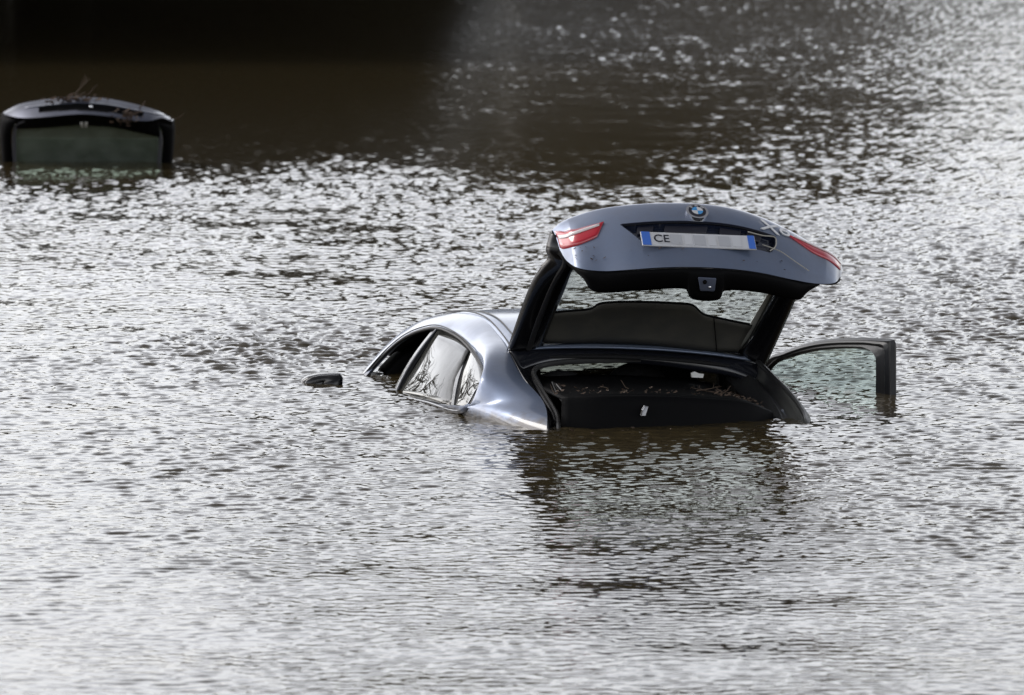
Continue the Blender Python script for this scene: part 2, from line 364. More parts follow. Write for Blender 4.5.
# panes bulge outward with the side of the car
def pane(poly, name, m, parent, bulge=.02, thick=.004):
    c_ = sum((V(p) for p in poly), V((0, 0, 0))) / len(poly); rings = []
    for t in (1, .8, .6, .4, .2, .02):
        rings.append([tuple(c_.lerp(V(p), t) + V((-bulge * (1 - t * t), 0, 0))) for p in poly])
    me = grid_mesh(rings, name, closed=True, thick=thick); return link(name, me, m, parent)
top_ = pairs_line(inner[6:11], 6)
t1, t2 = V((-0.645, 1.406, 0.235)), V((-0.8, 0.983, 0.016))
door_poly = [bt + V((0, -.02, 0))] + [p for p in top_[1:16]] + [t1, t2] + [V((-0.845, 1.279, 0.003)), bb + V((0, -.02, .01))]
def pane2(A, B, name, m, parent, bulge=.008, f=None):
    A, B = smooth_line(A, 14), smooth_line(B, 14); sg = -1
    if f: A, B = np.array([f(q) for q in A]), np.array([f(q) for q in B]); sg = 1
    rows_ = [[tuple(lerp(A[i], B[i], s) + np.array([sg * bulge * math.sin(math.pi * s) * math.sin(math.pi * i / 13), 0, 0])) for i in range(14)] for s in np.linspace(0, 1, 8)]
    return link(name, grid_mesh(rows_, name, thick=.003), m, parent)
topc = [tuple(bt + V((0, -.02, 0)))] + [tuple(p) for p in top_[3:16:3]] + [tuple(t1)]
botc = [tuple(bb + V((0, -.02, .0))), (-0.845, 1.279, 0.003), tuple(t2)]
qa = [tuple(t1 + V((0, -.03, -.005))), tuple(t1.lerp(t2, .5) + V((-.008, -.03, 0))), tuple(t2 + V((0, -.03, 0)))]
qb = [tuple(t1 + V((.002, -.06, .012)))] + [tuple(p) for p in top_[19::3]] + [(-0.715, 0.716, 0.154), (-0.735, 0.706, 0.12), (-0.775, 0.73, 0.056), (-0.79, 0.811, 0.013)]
pane2(topc, botc, 'rear_door_window', dark_glass, car, .018)
pane2(qa, qb, 'quarter_window', dark_glass, car, .007)
MB().ribbon([t1.lerp(t2, i / 6) + V((-.012 * math.sin(math.pi * i / 6) - .006, .02, 0)) for i in range(7)], [t1.lerp(t2, i / 6) + V((-.012 * math.sin(math.pi * i / 6) - .006, -.035, -.004)) for i in range(7)], .012, (1, 0, 0)).build('window_divider', blackp, car)
# haunch crease and side mirror
mm = MB()
mpts = [(-1.241, 2.37, -0.014), (-1.227, 2.37, 0.014), (-1.201, 2.36, 0.03), (-1.16, 2.35, 0.04), (-1.107, 2.33, 0.045), (-1.061, 2.3, 0.045), (-1.051, 2.29, 0.027), (-1.056, 2.28, -0.018), (-1.113, 2.3, -0.052), (-1.189, 2.35, -0.05)]
mc = sum((V(p) for p in mpts), V((0, 0, 0))) / len(mpts)
rings = [[tuple(mc.lerp(V(p), s_) + V((0, y_, 0))) for p in mpts] for s_, y_ in ((.04, -.012), (.82, -.008), (.97, 0), (1, .015), (.97, .07), (.8, .12), (.45, .15), (.04, .16))]
mo = link('side_mirror', grid_mesh(rings, 'side_mirror', closed=True), blackp, car)
gl_ = link('mirror_glass', grid_mesh([[tuple(mc.lerp(V(p), s_) + V((0, y_, 0))) for p in mpts] for s_, y_ in ((.04, -.016), (.8, -.013), (.86, -.006))], 'mirror_glass', closed=True, thick=.002), blackp, mo)
mb_ = MB(); mb_.tube([(-1.06, 2.33, -.04), (-.93, 2.5, -.10)], .035, 8).build('mirror_arm', paint, mo)

# --- hatch opening: gutter, seal, header, shelf, sill
gl = [(-0.547, 1, 0.261), (-0.549, 0.7, 0.178), (-0.53, 0.55, 0.124), (-0.514, 0.4, 0.079), (-0.559, 0.13, -0.001), (-.57, .05, -.15)]
gi = [(-0.438, 1.02, 0.208), (-0.463, 0.8, 0.158), (-0.461, 0.6, 0.098), (-0.451, 0.42, 0.032), (-0.482, 0.22, -0.03), (-.50, .15, -.15)]
GL = pairs_line(gl, 6); GI = pairs_line(gi, 6)
prof = [lerp(GL, GI, t) + np.array([0, .02 * math.sin(math.pi * t), -.028 * math.sin(math.pi * t)]) for t in np.linspace(0, 1, 6)]
hs_ = link('hatch_gutter', grid_mesh(prof, 'hatch_gutter', thick=.008), blackp, car)
seal_pts = [(0.056, 1, 0.209), (-0.132, 0.98, 0.212), (-0.296, 0.96, 0.211), (-0.394, 0.93, 0.202), (-0.448, 0.88, 0.19), (-0.47, 0.8, 0.163), (-0.466, 0.58, 0.1), (-0.46, 0.38, 0.032), (-0.493, 0.2, -0.019), (-.5, .15, -.1)]
MB().tube(smooth_line(seal_pts, 50), .012, 8).build('weather_seal', mat('grey_seal', (.05, .05, .05), .25), car)  # left seal in a lighter, glossier grey than the right one
gr = [(0.617, 1, 0.184), (0.647, 0.8, 0.124), (0.663, 0.55, 0.07), (0.657, 0.3, 0.012), (0.618, 0.08, -0.022), (.66, .0, -.15)]
gri = [(0.544, 1.02, 0.143), (0.549, 0.82, 0.118), (0.557, 0.58, 0.061), (0.542, 0.38, 0.019), (0.514, 0.2, -0.041), (.52, .15, -.15)]
GR = pairs_line(gr, 6); GRI = pairs_line(gri, 6)
prof = [lerp(GR, GRI, t) + np.array([0, -.02 * math.sin(math.pi * t), .022 * math.sin(2 * math.pi * t)]) for t in np.linspace(0, 1, 9)]
link('hatch_gutter', grid_mesh(prof, 'hatch_gutter', thick=.008), rubber, car)
MB().tube([V(p) + V((-.03, -.01, .016)) for p in GR], .012, 8).build('weather_seal', rubber, car)
# header: the rear rail of the roof between the hinges, dark painted, with the bright roof edge above it
hu = [(-0.547, 1, 0.266), (-0.395, 1.03, 0.282), (-0.208, 1.05, 0.288), (-0.022, 1.06, 0.284), (0.161, 1.06, 0.271), (0.343, 1.05, 0.244), (0.486, 1.03, 0.216), (0.622, 1, 0.175)]
hl = [(-0.507, 0.93, 0.164), (-0.385, 0.97, 0.194), (-0.219, 1, 0.203), (-0.036, 1, 0.204), (0.147, 1, 0.189), (0.331, 1, 0.159), (0.471, 0.97, 0.136), (0.588, 0.92, 0.098)]
HU, HL = pairs_line(hu, 6), pairs_line(hl, 6)
hp = [lerp(HU, HL, t) + np.array([0, -.02 * math.sin(math.pi * t), 0]) for t in np.linspace(0, 1, 7)] + [HL + np.array([0, .12, .015])]
link('roof_rail', grid_mesh(hp, 'roof_rail', thick=.008), mat('dark_painted_steel', (.012, .013, .018), .22, 0, coat=.6), car)
MB().tube([V(p) + V((0, -.012, .004)) for p in HU], .006, 8).build('roof_edge', alum, car)
for u_ in (.22, .72):
    i_ = int(u_ * (len(HU) - 1)); p = V(HU[i_]); MB().slab([p + V((-.03, -.02, .0)), p + V((.03, -.02, .0)), p + V((.025, -.03, -.07)), p + V((-.025, -.03, -.07))], (0, .03, 0)).build('hinge', plastic, car, bevel=.006)
# luggage shelf, rear sill and side liners
sh0 = pairs_line([(-0.464, 0.3, 0.123), (-0.304, 0.22, 0.132), (-0.086, 0.2, 0.13), (0.142, 0.22, 0.114), (0.359, 0.28, 0.086), (0.501, 0.36, 0.031)], 5)
sh1 = np.array([(p[0] * 1.02, 1.05, p[2] + .012) for p in sh0])
link('luggage_shelf', grid_mesh([lerp(sh0, sh1, t) for t in np.linspace(0, 1, 8)], 'luggage_shelf', thick=.01), plastic, car)
sl = [np.array([(p[0] * s_, p[1] + dy, p[2] + dz) for p in sh0]) for s_, dy, dz in ((1, .0, -.002), (1.0, -.012, .004), (1.0, -.025, -.004), (1.0, -.03, -.03), (1.01, -.045, -.08), (1.02, -.06, -.15), (1.03, -.06, -.30))]
sill = link('rear_sill', grid_mesh(sl, 'rear_sill', thick=.008), plastic, car)
st_ = MB(); st_.slab([(-0.142, 0.14, 0.05), (-0.122, 0.14, 0.049), (-0.107, 0.15, 0.091), (-0.127, 0.15, 0.094)], (0, -.012, 0)); st_.build('striker', steel, sill, bevel=.003)
MB().tube([(-0.145, 0.12, 0.056), (-0.143, 0.11, 0.079), (-0.129, 0.12, 0.095)], .004, 6).build('striker_loop', silver, sill)
for side, A_, B_ in ((0, GI, np.array([(-.42, p[1] + .12, p[2] - .03) for p in GI])), (1, GRI, np.array([(.47, p[1] + .12, p[2] - .03) for p in GRI]))):
    link('side_liner', grid_mesh([lerp(A_, B_, t) for t in np.linspace(0, 1, 4)], 'side_liner', thick=.006), carpet, car)
for k_ in range(6):
    x0 = -.455 + .02 * k_; MB().tube([(x0, .50 + .05 * k_, .17 - .01 * k_), (x0 + .015, .45, .11), (x0 + .04 + .01 * (k_ % 2), .38, .07 + .01 * (k_ % 3))], .004, 6).build('loose_cable', plastic if k_ % 2 else rubber, car)
# cabin: front seats' headrests and the rear bench, seen dark through the glass
for hx, hy in ((-.34, 1.9), (.42, 1.9), (-.30, 1.05), (.12, 1.35)):
    h_ = MB(); h_.ball((hx, hy, .07), .12, 1.15, .45, .8, 3)
    h_.build('headrest', carpet, car)
MB().slab([(-.79, 2.85, -.2), (-.30, 2.85, -.2), (-.30, 2.85, .10), (-.42, 2.85, .16), (-.60, 2.85, .15), (-.72, 2.85, .08), (-.79, 2.85, .01)], (0, -.2, 0)).build('dash_block', plastic, car, bevel=.02)  # dark slab in the dash's place, added to darken the left window view
# windscreen and right-hand panes
ws0 = [V(rl[0]) + V((0, 0, -.01)), V(mir(rl[0])) + V((0, 0, -.01))]
link('windscreen', grid_mesh([[tuple(ws0[0].lerp(ws0[1], .04 + .92 * s) + V((.02 * (1 - 2 * s) * t, .38 * t + .12 * 4 * s * (1 - s), .03 * 4 * s * (1 - s) - .45 * t))) for s in np.linspace(0, 1, 12)] for t in np.linspace(0, 1, 6)], 'windscreen', thick=.004), glass_mat('windscreen_glass', (.52, .54, .50), film=.05), car)
pane2(topc, botc, 'rear_door_window', dark_glass, car, .008, mir_low)
pane2(qa, qb, 'quarter_window', dark_glass, car, .003, mir_low)
MB().slab([(.60, 1.02, -.12), (.60, 1.02, .17), (.62, 1.9, .20), (.66, 2.0, -.12)], (.012, 0, 0)).build('window_blackout', carpet, car)  # black sheet added inside to block the bright view through the right windows
MB().slab([(-.55, 1.25, -.2), (.60, 1.25, -.25), (.56, 1.40, .03), (-.5, 1.40, .08)], (0, .12, 0)).build('rear_bench', carpet, car, bevel=.03)
tg_ = MB(); tg_.slab([(0.266, 0.9, 0.156), (0.284, 0.9, 0.162), (0.302, 0.9, 0.153), (0.325, 0.9, 0.15), (0.321, 0.9, 0.133), (0.27, 0.9, 0.136)], (0, .01, 0)).build('care_tag', label_m, car)

# --- tailgate
tail = bpy.data.objects.new('tailgate', None); col.objects.link(tail); tail.parent = car
tail['label'] = 'raised grey metallic tailgate with tail lamps, number plate and rear window'
Tc = [(-0.457, 0.5, 0.827), (-0.423, 0.49, 0.858), (-0.36, 0.47, 0.889), (-0.258, 0.43, 0.921), (-0.13, 0.4, 0.939), (0, 0.385, 0.946), (0.161, 0.38, 0.942), (0.316, 0.39, 0.92), (0.456, 0.41, 0.877), (0.602, 0.45, 0.81), (0.726, 0.49, 0.739), (0.812, 0.52, 0.691), (0.866, 0.55, 0.643)]
Bc = [(-0.452, 0.36, 0.759), (-0.44, 0.27, 0.718), (-0.405, 0.17, 0.693), (-0.31, 0.12, 0.684), (-0.198, 0.07, 0.693), (-0.072, 0.04, 0.702), (0.081, 0.03, 0.702), (0.239, 0.04, 0.69), (0.38, 0.07, 0.668), (0.516, 0.11, 0.636), (0.646, 0.18, 0.609), (0.758, 0.28, 0.601), (0.827, 0.42, 0.619)]
NS = 10
TT, BB = pairs_line(Tc, NS), pairs_line(Bc, NS); TT[:, 2] += .008
def gate_pt(s, t, off=0):
    # a point on the outer skin; s along the width in control columns (0..12), t from the lip down (0..1)
    i = min(int(s * NS), len(TT) - 2); f = s * NS - i
    a = TT[i] * (1 - f) + TT[i + 1] * f; b = BB[i] * (1 - f) + BB[i + 1] * f
    p = a * (1 - t) + b * t
    e = min(1, s / 1.5, (12 - s) / 1.5)
    hgt = .037 * math.sin(math.pi * min(1, t) ** .7) * (.3 + .7 * e) + off
    n_ = np.array([.06, -.42, .90]); return p + n_ * hgt
def in_pocket(s, t):
    # number plate pocket, its left edge slanting, its upper right corner drawn out to a point
    s0 = 3.62 + max(0, (t - .40)) * 2.8; s1 = 8.42 - max(0, t - .58) * 1.6
    return s0 < s < s1 and .40 < t < .72 - .05 * (s - 4) / 5
ss = np.linspace(0, 12, 12 * 28 + 1); tt = np.linspace(0, 1, 121)
rows = []
for t in tt:
    rows.append([tuple(gate_pt(s, t, -.030 if in_pocket(s, t) else 0)) for s in ss])
me = grid_mesh(rows, 'panel'); pan = link('panel', me, [paint, mat('recess_gloss', (.012, .016, .032), .12, coat=1)], tail)
for pl in me.polygons:
    i = pl.index % (len(ss) - 1); j = pl.index // (len(ss) - 1); s = (ss[i] + ss[i + 1]) / 2; t = (tt[j] + tt[j + 1]) / 2
    if in_pocket(s, t) or in_pocket(s + .04, t) or in_pocket(s - .04, t) or in_pocket(s, t + .01) or in_pocket(s, t - .01): pl.material_index = 1
me.set_sharp_from_angle(angle=R(30))
# inner skin closes the shell behind the lip and at the ends
inn = []
for t in np.linspace(0, 1, 9):
    inn.append([tuple(gate_pt(s, t, -.002 - .055 * math.sin(math.pi * t) ** .5)) for s in ss[::6]])
link('inner_skin', grid_mesh(inn, 'inner_skin'), plastic, tail)
# recess furniture: handle bar and plate lamps
for s0, s1 in ((4.2, 4.75), (5.1, 6.3), (6.65, 7.3), (7.5, 8.0)):
    MB().slab([gate_pt(s0, .43, -.018), gate_pt(s1, .43, -.018), gate_pt(s1 - .05, .51, -.022), gate_pt(s0 - .02, .51, -.022)], (0, 0, .006)).build('handle_pad', ink, tail, bevel=.002)
MB().tube([gate_pt(s, .415, -.004) for s in np.linspace(3.75, 8.35, 30)], .003, 6).build('recess_moulding', blackp, tail)
def gpoly(cs, off, name, m, parent, th=.004, sub=6):
    # a thin solid lying on the skin: left/right boundary given as lists of (s, t) top and bottom
    topc, botc = cs
    n = 18
    A = [gate_pt(*[np.interp(q, np.linspace(0, 1, len(topc)), [c_[k] for c_ in topc]) for k in (0, 1)], off) for q in np.linspace(0, 1, n)]
    B = [gate_pt(*[np.interp(q, np.linspace(0, 1, len(botc)), [c_[k] for c_ in botc]) for k in (0, 1)], off) for q in np.linspace(0, 1, n)]
    rows_ = []
    for r_ in np.linspace(0, 1, sub):
        row = []
        for q in range(n):
            tA = [np.interp(q / (n - 1), np.linspace(0, 1, len(topc)), [c_[k] for c_ in topc]) for k in (0, 1)]
            tB = [np.interp(q / (n - 1), np.linspace(0, 1, len(botc)), [c_[k] for c_ in botc]) for k in (0, 1)]
            s_ = tA[0] * (1 - r_) + tB[0] * r_; t_ = tA[1] * (1 - r_) + tB[1] * r_
            row.append(tuple(gate_pt(s_, t_, off + .004 * math.sin(math.pi * r_))))
        rows_.append(row)
    return link(name, grid_mesh(rows_, name, thick=th), m, parent)
# lamps: (s, t) outlines
lamp = gpoly(([(0.02, .22), (1.0, .40), (2.0, .40), (3.02, .34)], [(0.02, .93), (.9, .78), (2.0, .66), (2.75, .56), (3.02, .36)]), .005, 'tail_lamp', red, tail, .008)
gpoly(([(.05, .50), (1.2, .50), (2.0, .445), (2.85, .38)], [(.05, .62), (1.2, .575), (2.0, .50), (2.85, .42)]), .012, 'lamp_strip', clear, lamp, .004)
lamp = gpoly(([(8.95, .26), (10.0, .20), (11.0, .18), (11.85, .22)], [(8.95, .30), (9.8, .42), (10.9, .50), (11.85, .68)]), .005, 'tail_lamp', red, tail, .008)
gpoly(([(9.1, .27), (10.0, .235), (11.0, .235), (11.8, .30)], [(9.1, .30), (10.0, .29), (11.0, .31), (11.8, .40)]), .012, 'lamp_strip', clear, lamp, .004)
# number plate in the lower half of the pocket
def local(s, t, off):
    o_ = V(gate_pt(s, t, off)); ex = (V(gate_pt(s + .2, t, off)) - V(gate_pt(s - .2, t, off))).normalized(); ey = (V(gate_pt(s, t - .08, off)) - V(gate_pt(s, t + .08, off))).normalized()
    ez = ex.cross(ey).normalized(); ey = ez.cross(ex).normalized(); return o_, ex, ey, ez
po, pex, pey, pez = local(6.02, .665, -.006)
def pp(x, y, z=0): return po + pex * x + pey * y + pez * z
plate = MB(); plate.slab([pp(-.255, -.04), pp(.255, -.04), pp(.255, .04), pp(-.255, .04)], pez * .008); plate = plate.build('number_plate', white, tail, smooth=False, bevel=.003)
for x0, x1 in ((-.252, -.214), (.222, .252)):
    MB().slab([pp(x0, -.038, .0085), pp(x1, -.038, .0085), pp(x1, .038, .0085), pp(x0, .038, .0085)], pez * .0015).build('country_band', blue, plate, smooth=False)
def text_part(body_, size, m, parent, o_, ex, ey, ez, name='lettering', ext=.001, sx=1.0):
    cu = bpy.data.curves.new(name, 'FONT'); cu.body = body_; cu.size = size; cu.align_x = 'CENTER'; cu.align_y = 'CENTER'; cu.extrude = ext
    ob = bpy.data.objects.new(name, cu); col.objects.link(ob)
    dg = bpy.context.evaluated_depsgraph_get(); me_ = bpy.data.meshes.new_from_object(ob.evaluated_get(dg)); bpy.data.objects.remove(ob)
    M_ = Matrix((( *(ex * sx), 0), (*ey, 0), (*ez, 0), (0, 0, 0, 1))).transposed(); M_.translation = o_
    me_.transform(M_); me_.materials.clear(); me_.name = name
    return link(name, me_, m, parent, smooth=False)
text_part('CE', .060, ink, plate, pp(-.165, 0, .010), pex, pey, pez)
for k_, (x_, w_, m_) in enumerate(((-.10, .05, grey_ink), (-.045, .035, mat('blurred_grey', (.60, .61, .64), .4)), (.005, .05, grey_ink), (.06, .035, bpy.data.materials['blurred_grey']), (.115, .05, grey_ink), (.17, .04, bpy.data.materials['blurred_grey']))):
    MB().slab([pp(x_ - w_ / 2, -.028, .0085), pp(x_ + w_ / 2, -.028, .0085), pp(x_ + w_ / 2, .028, .0085), pp(x_ - w_ / 2, .028, .0085)], pez * .001).build('blanked_character', m_, plate, smooth=False)  # plain grey blocks stand in for characters blanked out
# emblem: raised round badge with a silver rim, black ring and blue and white quarters
eo, eex, eey, eez = local(5.97, .285, .012); eez = (eez + V((0, -.10, .05))).normalized(); eex = (eex - eez * eex.dot(eez)).normalized(); eey = eez.cross(eex)
def disc(r0, r1, z0, z1, name, m, parent, a0=0, a1=360, n=40):
    b_ = MB(); A0 = []; 
    angs = [R(a0 + (a1 - a0) * i / n) for i in range(n + 1)]
    for i in range(n):
        c0 = [eo + (eex * math.cos(a) + eey * math.sin(a)) * r + eez * z for a, r, z in ((angs[i], r0, z1), (angs[i], r1, z1), (angs[i + 1], r1, z1), (angs[i + 1], r0, z1))]
        b_.slab(c0 if r0 > 0 else [c0[0], c0[1], c0[2]], eez * (z0 - z1))
    bmesh.ops.remove_doubles(b_.bm, verts=b_.bm.verts, dist=1e-5)
    return b_.build(name, m, parent)
em = disc(0, .050, -.030, .006, 'emblem', silver, tail)
disc(0, .039, .006, .0075, 'emblem_ring', ink, em)
for k_, m_ in enumerate((sky_blue, white, sky_blue, white)):
    disc(0, .025, .0075, .009, 'emblem_quarter', m_, em, 90 * k_ + 90, 90 * k_ + 180, 10)
for ch, a in (('B', 135), ('M', 90), ('W', 45)):
    a = R(a); text_part(ch, .017, white, em, eo + (eex * math.cos(a) + eey * math.sin(a)) * .033 + eez * .0078, (eex * math.sin(a) - eey * math.cos(a)), (eex * math.cos(a) + eey * math.sin(a)), eez, 'emblem_letter', .0006)
def skin_text(body_, size, m, s0, t0, name):
    # chrome characters laid on the curved skin
    o = text_part(body_, size, m, tail, V((0, 0, 0)), V((1, 0, 0)), V((0, 1, 0)), V((0, 0, 1)), name, .002)
    for v_ in o.data.vertices:
        v_.co = V(gate_pt(s0 + v_.co.x * 1.15 / .125, t0 - v_.co.y / .36, .007 + v_.co.z))
badge_m = mat('badge_silver', (.85, .86, .88), .4, .1)
skin_text('X', .10, badge_m, 8.26, .29, 'badge_lettering')
skin_text('6', .095, badge_m, 8.76, .245, 'badge_lettering')
# black inner trim hanging below the panel edge
tu = [(-0.449, 0.37, 0.758), (-0.403, 0.18, 0.69), (-0.308, 0.13, 0.681), (-0.162, 0.07, 0.692), (0.018, 0.045, 0.698), (0.057, 0.04, 0.697), (0.177, 0.04, 0.691), (0.213, 0.045, 0.688), (0.358, 0.07, 0.668), (0.493, 0.11, 0.637), (0.571, 0.15, 0.619), (0.633, 0.18, 0.607), (0.679, 0.22, 0.607)]
tl = [(-0.42, 0.38, 0.705), (-0.38, 0.2, 0.653), (-0.33, 0.17, 0.596), (-0.148, 0.13, 0.603), (0.04, 0.1, 0.61), (0.078, 0.09, 0.565), (0.185, 0.09, 0.559), (0.223, 0.1, 0.599), (0.371, 0.12, 0.588), (0.504, 0.15, 0.559), (0.574, 0.18, 0.546), (0.616, 0.22, 0.573), (0.66, 0.25, 0.6)]
TU, TL = pairs_line(tu, 6), pairs_line(tl, 6)
# keep the latch bump crisp
back = np.array([(p[0] * .97, p[1] + .26, p[2] + .13) for p in TL]); back[:, 2] = np.maximum(back[:, 2], .64)
tp = [lerp(TU, TL, t) + np.array([0, -.018 * math.sin(math.pi * t), 0]) for t in np.linspace(0, 1, 6)] + [lerp(TL, back, t) for t in (.1, .5, 1)]
trim = link('inner_trim', grid_mesh(tp, 'inner_trim', thick=.008), plastic, tail)
lt = MB(); lt.slab([(0.081, 0.02, 0.66), (0.163, 0.02, 0.654), (0.161, 0.04, 0.594), (0.097, 0.04, 0.597)], (0, -.012, 0)); lt = lt.build('latch', latch_m, tail, bevel=.006)
MB().ball((0.111, 0.008, 0.638), .010, 1, .5, 1).build('latch_button', plastic, lt)
MB().ball((0.136, 0.02, 0.615), .006, 1, .5, 1).build('latch_button', silver, lt)
# frame of the rear window
lo = [(-0.543, 1.02, 0.268), (-0.532, 0.9, 0.386), (-0.523, 0.75, 0.514), (-0.509, 0.63, 0.612), (-0.486, 0.55, 0.675), (-0.463, 0.49, 0.723), (-0.479, 0.46, 0.765), (-0.463, 0.47, 0.825)]
li = [(-0.397, 1.02, 0.288), (-0.392, 0.92, 0.377), (-0.379, 0.77, 0.501), (-0.374, 0.65, 0.581), (-0.376, 0.56, 0.633), (-0.376, 0.5, 0.668), (-0.362, 0.46, 0.697), (-0.342, 0.45, 0.75)]
LO, LI = pairs_line(lo, 6), pairs_line(li, 6)
fr_ = [lerp(LO, LI, t) + np.array([0, -.03 * math.sin(math.pi * t) ** .5, 0]) for t in np.linspace(0, 1, 8)]
link('window_frame', grid_mesh(fr_, 'window_frame', thick=.02), blackp, tail)
ro = [(0.627, 1.02, 0.178), (0.638, 0.92, 0.268), (0.648, 0.78, 0.379), (0.652, 0.62, 0.495), (0.653, 0.52, 0.574), (0.662, 0.45, 0.637)]
ri = [(0.525, 1.02, 0.238), (0.553, 0.93, 0.313), (0.572, 0.79, 0.424), (0.587, 0.65, 0.529), (0.588, 0.55, 0.595), (0.593, 0.48, 0.653)]
RO, RI = pairs_line(ro, 6), pairs_line(ri, 6)
fr_ = [lerp(RO, RI, t) + np.array([0, -.03 * math.sin(math.pi * t) ** .5, 0]) for t in np.linspace(0, 1, 8)]
link('window_frame', grid_mesh(fr_, 'window_frame', thick=.02), blackp, tail)
MB().tube([lerp(LO[i], LI[i], .55) + np.array([.004, -.045, -.004]) for i in range(0, 36)], .016, 8).build('gas_strut', rubber, tail)
# pale ceramic edge of the glass
e1 = LI[:32]; e2 = e1 + np.array([.014, 0, 0]); MB().ribbon(e1, e2, .004, (0, -1, 0)).build('glass_edge', edge_strip, tail)
e1 = RI[:26]; wdt = np.linspace(.050, .024, len(e1))[:, None] * np.array([-1, 0, 0]); MB().ribbon(e1, e1 + wdt, .004, (0, -1, 0)).build('glass_edge', edge_strip, tail)
# lower rail by the hinges
b0 = [(-0.434, 1.04, 0.255), (-0.299, 1.05, 0.274), (-0.114, 1.06, 0.276), (0.115, 1.06, 0.267), (0.343, 1.05, 0.239), (0.56, 1.03, 0.187)]
b1 = [(-0.411, 1, 0.308), (-0.31, 1, 0.304), (-0.128, 1, 0.302), (0.101, 1, 0.289), (0.331, 1, 0.26), (0.534, 1, 0.245)]
MB().ribbon(pairs_line(b0, 6), pairs_line(b1, 6), .015, (0, .3, .9)).build('lower_rail', blackp, tail)
# glass pane between the bars
rows = []
for t in np.linspace(0, 1, 12):
    a = LI[int(t * 34)] + np.array([.004, .012, 0]); b_ = RI[int(t * 29)] + np.array([-.004, .012, 0])
    rows.append([tuple(lerp(a, b_, s) + np.array([0, .02, .035]) * 4 * s * (1 - s)) for s in np.linspace(0, 1, 16)])
link('rear_window', grid_mesh(rows, 'rear_window', thick=.004), glass, tail)
# folded luggage cover carried on the inside of the glass
c0 = [(-0.392, 0.98, 0.305), (-0.315, 0.98, 0.299), (-0.201, 0.98, 0.299), (-0.132, 0.98, 0.297), (0.051, 0.98, 0.287), (0.234, 0.98, 0.266), (0.312, 0.98, 0.255), (0.363, 0.98, 0.25), (0.425, 0.97, 0.247), (0.499, 0.97, 0.246)]
c1 = [(-0.386, 0.84, 0.442), (-0.332, 0.84, 0.447), (-0.212, 0.83, 0.457), (-0.162, 0.79, 0.486), (0.006, 0.79, 0.488), (0.179, 0.79, 0.478), (0.247, 0.79, 0.468), (0.303, 0.83, 0.425), (0.395, 0.85, 0.4), (0.535, 0.86, 0.369)]
C0, C1 = pairs_line(c0, 5), pairs_line(c1, 5)
cv = [lerp(C0, C1, t) + np.array([0, .0, .01 * math.sin(math.pi * t)]) for t in np.linspace(0, 1, 8)]
cov = link('luggage_cover', grid_mesh(cv, 'luggage_cover', thick=.01), cover_m, tail)
MB().tube(C1, .006, 8).build('cover_hem', plastic, cov)
MB().tube([lerp(C0[38], C1[38], t) + np.array([0, -.012, 0]) for t in np.linspace(0, 1, 6)], .0022, 6).build('cover_stitching', plastic, cov)

# --- open front door on the right
door = bpy.data.objects.new('front_door', None); col.objects.link(door); door.parent = car
door['label'] = 'open right front door, only its window frame above the water'
# the door plane runs from the hinge (1.02, 2.35) back and outward
def dp(u, z, inset=0): return (1.02 + (u) * .345 + inset * .94, 2.35 - u * .94, z - 0.0)
DH, DE = np.array([1.0, 2.35]), np.array([1.33, 1.25]); DT = (DE - DH) / np.linalg.norm(DE - DH)
def dpt(u, z, off=0): q = DH + DT * u + np.array([DT[1], -DT[0]]) * -off; return (q[0], q[1], z)
do_ = [(-.30, -.16), (-.045, .056), (.123, .114), (.327, .170), (.542, .208), (.823, .236), (1.00, .246), (1.081, .249), (1.097, .235), (1.10, .179), (1.106, .006), (1.11, -.45)]
di_ = [(-.24, -.20), (.019, .028), (.201, .092), (.406, .138), (.608, .166), (.823, .184), (.89, .182), (.93, .176), (.955, .160), (.965, .135), (.965, -.008), (.962, -.45)]
DO, DI = pairs_line([dpt(*p) for p in do_], 5), pairs_line([dpt(*p) for p in di_], 5)
perp = np.array([DT[1], -DT[0], 0])                      # towards the inside of the door
fr_ = []
for t in np.linspace(0, 1, 9):
    fr_.append(lerp(DO, DI, t) - perp * .010 * math.sin(math.pi * t) + perp * (.012 if .3 < t < .5 else 0))
link('door_frame', grid_mesh(fr_, 'door_frame', thick=.022), mat('door_frame_black', (.008, .009, .011), .4), door).data.set_sharp_from_angle(angle=R(30))
MB().tube([lerp(DO[i], DI[i], .30) - perp * .012 for i in range(4, 48)], .007, 8).build('door_seal', rubber, door)
MB().tube([lerp(DO[i], DI[i], .72) - perp * .014 for i in range(4, 48)], .006, 8).build('door_seal', rubber, door)
MB().slab([dpt(1.0, .240), dpt(1.078, .245), dpt(1.092, .23), dpt(1.10, -.4), dpt(.99, -.4), dpt(.99, .16)], tuple(perp * -.014)).build('pillar_cover', blackp, door, bevel=.006)
top_i = [V(p) for p in DI[3:50]]
wn = MB(); gp_ = [p + V((0, 0, .004)) for p in top_i]; gp_.append(V(dpt(.945, -.4))); gp_.append(V(dpt(-.24, -.4)))
wn.slab([tuple(p) for p in gp_], tuple(perp * .004)); wn.build('door_window', teal_glass, door, smooth=False)

